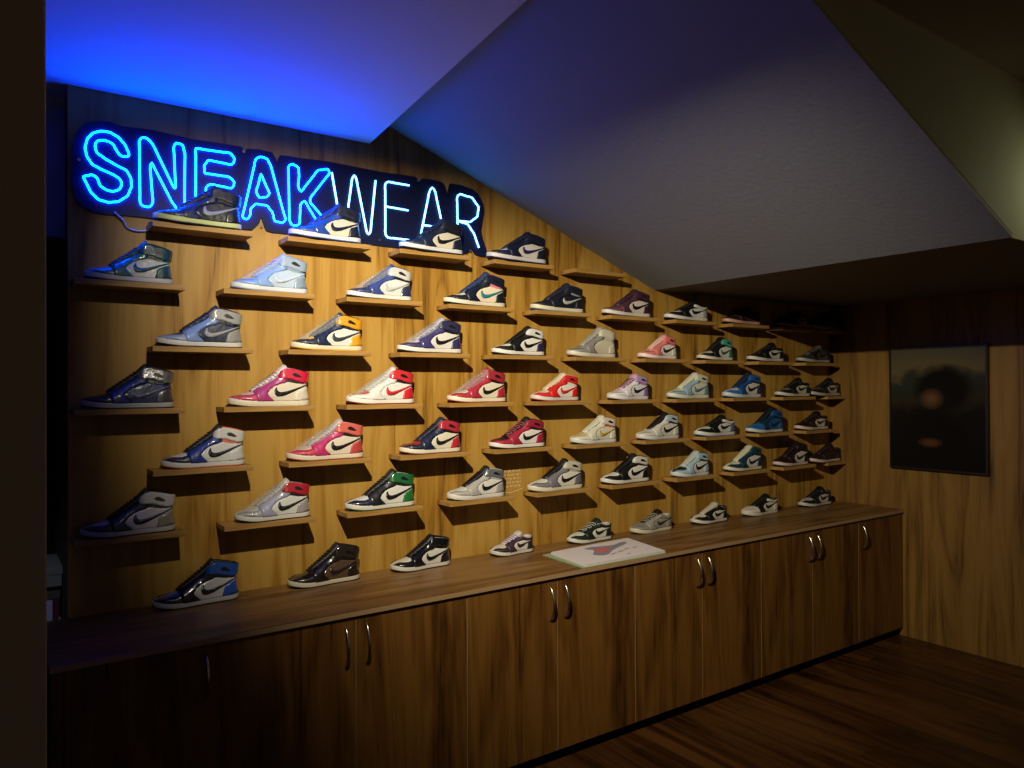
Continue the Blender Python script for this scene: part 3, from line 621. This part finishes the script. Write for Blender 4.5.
# ------------------------------------------------------------------ the neon sign
LET = [
 ('s',[('b',1,[(0.454,2.524),(0.441,2.555),(0.419,2.579),(0.391,2.592),(0.362,2.591),(0.337,2.579),(0.319,2.556),(0.311,2.522),(0.317,2.491),(0.333,2.466),(0.362,2.452),(0.394,2.441),(0.419,2.429),(0.429,2.412),(0.423,2.389),(0.402,2.377),(0.380,2.379),(0.360,2.391),(0.349,2.418),(0.333,2.427),(0.306,2.416),(0.313,2.399),(0.329,2.364),(0.354,2.340),(0.386,2.334),(0.419,2.342),(0.449,2.367),(0.462,2.403),(0.460,2.435),(0.445,2.461),(0.411,2.475),(0.378,2.491),(0.349,2.510),(0.343,2.534),(0.351,2.553),(0.374,2.559),(0.399,2.552),(0.415,2.526),(0.427,2.512),(0.449,2.513)])]),
 ('n',[('b',1,[(0.489,2.578),(0.500,2.593),(0.518,2.591),(0.536,2.572),(0.608,2.422),(0.615,2.422),(0.609,2.578),(0.619,2.594),(0.640,2.590),(0.649,2.557),(0.647,2.354),(0.624,2.337),(0.602,2.365),(0.531,2.504),(0.526,2.484),(0.535,2.356),(0.524,2.336),(0.500,2.337),(0.491,2.350)])]),
 ('e',[('b',1,[(0.689,2.586),(0.818,2.590),(0.835,2.569),(0.824,2.545),(0.736,2.548),(0.720,2.525),(0.722,2.495),(0.813,2.494),(0.834,2.476),(0.824,2.451),(0.742,2.454),(0.726,2.437),(0.729,2.385),(0.818,2.379),(0.838,2.360),(0.828,2.337),(0.703,2.338),(0.688,2.352)])]),
 ('a',[('b',1,[(0.919,2.582),(0.939,2.596),(0.965,2.592),(0.981,2.564),(1.041,2.352),(1.027,2.337),(0.996,2.341),(0.986,2.376),(0.964,2.400),(0.919,2.401),(0.899,2.380),(0.895,2.349),(0.882,2.334),(0.866,2.342)]), ('b',1,[(0.940,2.526),(0.921,2.450),(0.934,2.429),(0.964,2.436),(0.974,2.453)])]),
 ('k',[('b',1,[(1.054,2.575),(1.071,2.588),(1.096,2.577),(1.099,2.545),(1.095,2.498),(1.108,2.479),(1.181,2.580),(1.225,2.592),(1.232,2.575),(1.150,2.461),(1.147,2.439),(1.222,2.362),(1.213,2.345),(1.180,2.357),(1.122,2.441),(1.105,2.423),(1.100,2.342),(1.083,2.332),(1.065,2.336),(1.057,2.358)])]),
 ('w',[('w',0,[(1.243,2.581),(1.286,2.341),(1.295,2.330),(1.304,2.343),(1.336,2.566),(1.346,2.584),(1.356,2.572),(1.404,2.345),(1.414,2.333),(1.423,2.347),(1.448,2.578)])]),
 ('e',[('w',0,[(1.616,2.581),(1.509,2.581),(1.495,2.567),(1.495,2.344),(1.509,2.329),(1.628,2.329)]), ('w',0,[(1.498,2.468),(1.610,2.465)])]),
 ('a',[('w',0,[(1.670,2.339),(1.721,2.566),(1.736,2.589),(1.752,2.572),(1.810,2.339)]), ('w',0,[(1.686,2.407),(1.793,2.407)])]),
 ('r',[('w',0,[(1.876,2.329),(1.872,2.562),(1.888,2.580),(1.957,2.572),(1.994,2.531),(1.986,2.484),(1.945,2.453),(1.876,2.450)]), ('w',0,[(1.885,2.448),(1.931,2.440),(1.967,2.398),(1.995,2.333)])]),
]
BACK = [(0.270,2.440),(0.272,2.521),(0.290,2.585),(0.330,2.620),(0.388,2.633),(0.437,2.624),(0.533,2.631),(0.677,2.622),(0.865,2.626),(0.872,2.589),(0.885,2.622),(0.988,2.624),(1.009,2.581),(1.020,2.619),(1.105,2.621),(1.230,2.628),(1.480,2.623),(1.653,2.628),(1.666,2.597),(1.686,2.625),(1.781,2.627),(1.812,2.605),(1.828,2.553),(1.837,2.625),(1.965,2.615),(2.010,2.578),(2.032,2.518),(2.012,2.417),(2.045,2.326),(2.038,2.295),(1.978,2.299),(1.949,2.338),(1.928,2.299),(1.561,2.289),(1.297,2.293),(1.127,2.295),(1.019,2.295),(0.962,2.300),(0.943,2.351),(0.905,2.295),(0.714,2.293),(0.523,2.295),(0.454,2.295),(0.371,2.290),(0.321,2.299),(0.289,2.324),(0.270,2.375)]
sign = tag(empty('neon_sign', (1.15, YW-.03, 2.45)), 'blue and white neon sign reading SNEAKWEAR on a black contour board', 'sign')
def rel(m): m.v = [(x-1.15, y-(YW-.03), z-2.45) for x, y, z in m.v]; return m
m = MB(); m.prism(smooth_line(BACK, True, 2), YW-.012, YW-.004); rel(m).build('backing_board', mat('blue_black_acrylic', lin('0b1130'), .5, spec=.2), sign)
for x, z in ((.29, 2.47), (.60, 2.31), (.866, 2.60), (.936, 2.31), (1.46, 2.31), (1.654, 2.605), (1.935, 2.31), (1.99, 2.53)):
    m = MB(); m.tube([(x*1.007, YW-.0160, EYE+(z-EYE)*1.007), (x*1.007, YW-.0005, EYE+(z-EYE)*1.007)], .006, 10)
    rel(m).build('mounting_stud', M_CHROME, sign)
M_NB = mat('blue_neon_tube', (.05, .3, 1), .3, emit=(.0001, .052, 1.0), strength=84)
M_NW = mat('white_neon_tube', (.8, .9, 1), .3, emit=(.07, .40, 1.0), strength=9.0)
for ch, strokes in LET:
    m = MB(); c = strokes[0][0]
    for cc, closed, p in strokes:
        q = smooth_line(resample(p, .028, bool(closed)), bool(closed), 2)
        m.tube([(x, YW-.0175, z) for x, z in q], 0.0036 if c == 'b' else .0040, 6, closed=bool(closed))
    o = rel(m).build('neon_letter', M_NB if c == 'b' else M_NW, sign, smooth=True)
    o['label'] = ('blue outlined letter ' if c == 'b' else 'white single-line letter ')+ch.upper()
m = MB(); m.tube(smooth_line([(.405, YW-.02, 2.30), (.434, YW-.016, 2.274), (.447, YW-.012, 2.252), (.477, YW-.010, 2.242), (.515, YW-.010, 2.247), (.53, YW-.008, 2.262)], False, 4), .0035, 6)
rel(m).build('power_cable', mat('pale_cable', lin('9aa0b0'), .5), sign, smooth=True)

# ------------------------------------------------------------------ framed picture on the right wall (plain stand-in canvas)
pic = tag(empty('framed_picture', (XR-.015, 2.377, 1.506)), 'dark framed picture hanging on the wood-panelled right wall', 'picture')
y0, y1, z0, z1 = 2.077, 2.677, 1.107, 1.904
pr = lambda m: (setattr(m, 'v', [(x-(XR-.015), y-2.377, z-1.506) for x, y, z in m.v]), m)[1]
m = MB()
m.box(XR-.034, XR-.001, y0, y0+.012, z0, z1); m.box(XR-.034, XR-.001, y1-.012, y1, z0, z1)
m.box(XR-.034, XR-.001, y0+.012, y1-.012, z0, z0+.012); m.box(XR-.034, XR-.001, y0+.012, y1-.012, z1-.012, z1)
pr(m).build('frame', mat('black_frame', lin('0c0a09'), .4), pic)
PM = bpy.data.materials.new('painted_canvas'); PM.use_nodes = True
nt = PM.node_tree; N = nt.nodes; L = nt.links; bs = N['Principled BSDF']; bs.inputs['Roughness'].default_value = .8; bs.inputs['Specular IOR Level'].default_value = .1
tc = N.new('ShaderNodeTexCoord'); sp = N.new('ShaderNodeSeparateXYZ'); L.new(tc.outputs['Object'], sp.inputs[0])
nz = N.new('ShaderNodeTexNoise'); nz.inputs['Scale'].default_value = 5; nz.inputs['Detail'].default_value = 5; L.new(tc.outputs['Object'], nz.inputs['Vector'])
ad = N.new('ShaderNodeMath'); ad.operation = 'MULTIPLY_ADD'; ad.inputs[1].default_value = .28; L.new(nz.outputs['Fac'], ad.inputs[0]); L.new(sp.outputs['Z'], ad.inputs[2])
rp = N.new('ShaderNodeValToRGB'); mr = N.new('ShaderNodeMapRange'); mr.inputs['From Min'].default_value = -.26; mr.inputs['From Max'].default_value = .54
L.new(ad.outputs[0], mr.inputs['Value']); L.new(mr.outputs[0], rp.inputs['Fac'])
e = rp.color_ramp.elements; e[0].position = 0; e[0].color = lin('0d0a08'); e[1].position = 1; e[1].color = lin('4a463c')
for p, c in ((.45, '14100c'), (.58, '2c2618'), (.66, '23261f'), (.74, '2a2c26'), (.80, '5c5034')): k = e.new(p); k.color = lin(c)
def blob(cy, cz, ry, rz_, soft, col, src):
    mp = N.new('ShaderNodeMapping'); mp.vector_type = 'POINT'; mp.inputs['Location'].default_value = (0, -cy/ry, -cz/rz_); mp.inputs['Scale'].default_value = (0, 1/ry, 1/rz_)
    L.new(tc.outputs['Object'], mp.inputs['Vector']); ln = N.new('ShaderNodeVectorMath'); ln.operation = 'LENGTH'; L.new(mp.outputs[0], ln.inputs[0])
    r = N.new('ShaderNodeMapRange'); r.inputs['From Min'].default_value = 1; r.inputs['From Max'].default_value = 1-soft; L.new(ln.outputs['Value'], r.inputs['Value'])
    mx = N.new('ShaderNodeMix'); mx.data_type = 'RGBA'; L.new(r.outputs[0], mx.inputs['Factor']); L.new(src, mx.inputs['A']); mx.inputs['B'].default_value = lin(col); return mx.outputs['Result']
out = blob(.02, -.26, .25, .30, .25, '0e0a08', rp.outputs['Color'])
out = blob(-.04, .12, .20, .17, .35, '100c09', out)
out = blob(.03, .06, .085, .075, .8, '5c4028', out)
out = blob(.04, -.22, .085, .035, .7, '50301c', out)
L.new(out, bs.inputs['Base Color'])
m = MB(); m.box(XR-.030, XR-.004, y0+.012, y1-.012, z0+.012, z1-.012); pr(m).build('canvas', PM, pic)

# ------------------------------------------------------------------ small faded writing on the wall beside the silver grey sneaker
m = MB(); random.seed(3)
for r_ in range(5):
    z = 1.232-r_*.019; x = 2.146+(.006 if r_ % 2 else 0)
    while x < 2.25:
        w = random.uniform(.005, .012)
        for c in range(random.randint(2, 4)):
            t = x+c*.0052
            if t > 2.25: break
            m.box(t, t+.0014, YW-.0012, YW-.0002, z-.009, z); m.box(t, t+.0036, YW-.0012, YW-.0002, z-.001 if c % 2 else z-.0055, z+.0006 if c % 2 else z-.004)
        x += .0052*c+.011
m.tube([(2.150, YW-.001, 1.125), (2.19, YW-.001, 1.118), (2.24, YW-.001, 1.13), (2.262, YW-.001, 1.137)], .0012, 5)
o = m.build('wall_lettering', mat('pale_vinyl', lin('d8c4a0'), .6))
tag(o, 'small faded pale lettering stuck on the wall right of the silver grey sneaker', 'lettering')

# ------------------------------------------------------------------ book lying open on the worktop
Q = [(2.273, 2.908), (2.243, 2.612), (2.743, 2.604), (2.815, 2.940)]
def quadbox(q, zlo, zhi, grow=0):
    cx = sum(p[0] for p in q)/4; cy = sum(p[1] for p in q)/4; q = [(p[0]+grow*(1 if p[0] > cx else -1), p[1]+grow*(1 if p[1] > cy else -1)) for p in q]
    m = MB(); m.prism(q, zlo, zhi, 'xy'); return m
bk = tag(empty('book', (2.52, 2.77, ZC)), 'large book with green cover open flat near the worktop edge, sneaker picture on its page', 'book')
br = lambda m: (setattr(m, 'v', [(x-2.52, y-2.77, z-ZC) for x, y, z in m.v]), m)[1]
q0 = [(2.235, 2.925), (2.222, 2.606), (2.748, 2.602), (2.812, 2.946)]
br(quadbox(q0, ZC, ZC+.004)).build('cover', mat('green_cover', lin('8a9c74'), .5), bk)
br(quadbox(Q, ZC+.004, ZC+.015)).build('pages', mat('page_paper', lin('c9c0c0'), .6), bk)
zp = ZC+.0151
def printed(name, poly, col, z=zp):
    m = MB(); m.prism(poly, z, z+.0004, 'xy'); return br(m).build(name, mat('ink_'+col, lin(col), .6), bk)
printed('printed_picture', smooth_line([(2.395, 2.735), (2.43, 2.70), (2.48, 2.715), (2.54, 2.76), (2.62, 2.80), (2.70, 2.835), (2.735, 2.87), (2.70, 2.875), (2.63, 2.85), (2.56, 2.86), (2.50, 2.875), (2.44, 2.86), (2.47, 2.82), (2.43, 2.775)], True, 2), '7c7684')
printed('printed_patch', smooth_line([(2.455, 2.77), (2.50, 2.755), (2.545, 2.79), (2.56, 2.825), (2.52, 2.835), (2.48, 2.82), (2.45, 2.80)], True, 2), 'b4605a', zp+.0005)
m = MB()
for (x, y, w) in ((2.47, 2.690, .05), (2.535, 2.71, .05), (2.60, 2.735, .04), (2.66, 2.735, .035), (2.55, 2.655, .02)):
    for i in range(int(w/.008)):
        m.box(x+i*.008, x+i*.008+.005, y+i*.002, y+i*.002+.010, zp, zp+.0004)
br(m).build('printed_text', mat('ink_dark', lin('4a4450'), .6), bk)

# ------------------------------------------------------------------ boxes in the recess at the far left
def carton(name, x0, x1, y0, y1, z0, z1, m1, label, cat, lid=None):
    r = tag(empty(name, ((x0+x1)/2, (y0+y1)/2, z0)), label, cat); o = Vector(r.location)
    q = MB(); zl = z1-(z1-z0)*.38; q.box(x0+.003, x1-.003, y0+.003, y1-.003, z0, zl); q.v = [tuple(Vector(v)-o) for v in q.v]; q.build('box_base', m1, r, bevel=.001)
    q = MB(); q.box(x0, x1, y0, y1, zl+.0003, z1); q.v = [tuple(Vector(v)-o) for v in q.v]; q.build('lid', lid or m1, r, bevel=.001)
    return r
b = MB(); b.box(-.5, .255, 3.14, 3.70, .740, .765)
tag(b.build('side_shelf', mat('cream_board', lin('b0a48c'), .5)), 'cream board shelf in the dark recess behind the left pillar', 'shelf')
carton('shoe_box', -.09, .2615, 3.40, 3.68, .8905, .965, mat('grey_card', lin('8a8c8a'), .7), 'grey shoe box on top of the other box in the left recess', 'box')
carton('shoe_box', -.09, .2550, 3.42, 3.68, .7655, .8895, mat('dark_grey_card', lin('5c5a56'), .7), 'dark grey shoe box under the grey one in the left recess', 'box')
q = MB(); q.box(-.05, .238, 3.262, 3.276, .7655, .878)
o = q.build('framed_card', mat('maroon_card_edge', lin('5c2c44'), .5)); tag(o, 'white card with maroon border leaning before the boxes in the left recess', 'card')
q = MB(); q.box(-.04, .218, 3.2600, 3.2618, .784, .874); q.build('white_face', mat('card_white', lin('b8c4e0'), .5), o)

# ------------------------------------------------------------------ lights
def spot(name, loc, target, power, size, blend, color, radius=.02):
    l = bpy.data.lights.new(name, 'SPOT'); l.energy = power; l.spot_size = math.radians(size); l.spot_blend = blend; l.color = color; l.shadow_soft_size = radius
    o = bpy.data.objects.new(name, l); C.objects.link(o); o.location = loc
    o.rotation_euler = (Vector(target)-Vector(loc)).to_track_quat('-Z', 'Y').to_euler(); return o
LX, LY, LZ = .55, 1.235, 2.72
spot('track_spot', (LX, LY, LZ), (LX+1.22, LY+1.20, LZ-.47), 450, 103, 1.0, (1, .89, .66), .018)
# added lamp can, out of view; its curved visor keeps the spot off the ceilings
b = MB(); b.tube([(LX-.05, LY-.045, LZ+.085), (LX-.09, LY-.08, LZ+.11)], .045, 16); b.tube([(LX-.09, LY-.08, LZ+.10), (LX-.09, LY-.08, 2.83)], .012, 8)
vs = []; n_ = 28
for i in range(n_+1):
    a = math.radians(-75+175*i/n_); d = Vector((math.sin(a), math.cos(a), 0))
    for rr, zz in ((.140, LZ-.018), (.140, 2.829), (.143, 2.829), (.143, LZ-.018)):
        vs.append(Vector((LX, LY, 0))+d*rr+Vector((0, 0, zz)))
b.add(vs, [(i*4+j, i*4+(j+1) % 4, i*4+4+(j+1) % 4, i*4+4+j) for i in range(n_) for j in range(4)])
struct(b.build('added_spot_visor', mat('black_lamp_metal', lin('141414'), .6)))
spot('bulkhead_lamp', (3.65, .98, 2.45), (3.35, 1.26, 2.30), 2.6, 130, 1.0, (.95, 1, .7), .05)
spot('recess_fill', (-.35, 2.5, 1.9), (.02, 3.40, .90), 6, 34, .8, (.9, .95, 1), .04)  # unseen fill light, added to brighten the boxes in the recess
w = bpy.data.worlds.new('room_ambient'); bpy.context.scene.world = w; w.use_nodes = True
w.node_tree.nodes['Background'].inputs[0].default_value = (1, .80, .58, 1); w.node_tree.nodes['Background'].inputs[1].default_value = .045

# ------------------------------------------------------------------ camera
cd = bpy.data.cameras.new('camera'); cam = bpy.data.objects.new('camera', cd); C.objects.link(cam)
cd.sensor_fit = 'HORIZONTAL'; cd.sensor_width = 36; cd.lens = 756.704/1024*36; cd.clip_start = .02
cam.matrix_world = Matrix.Translation((0, 0, EYE)) @ Matrix.Rotation(-.6129, 4, 'Z') @ Matrix.Rotation(math.pi/2+.0045, 4, 'X') @ Matrix.Rotation(-.0044, 4, 'Z')
sc = bpy.context.scene; sc.camera = cam
sc.view_settings.view_transform = 'Standard'; sc.view_settings.look = 'None'; sc.view_settings.gamma = 1; sc.view_settings.use_curve_mapping = False
sc.view_settings.exposure = 0
sc.cycles.use_denoising = True; sc.cycles.max_bounces = 8; sc.cycles.diffuse_bounces = 2; sc.cycles.transparent_max_bounces = 8
sc.cycles.sample_clamp_indirect = 4; sc.cycles.use_light_tree = True
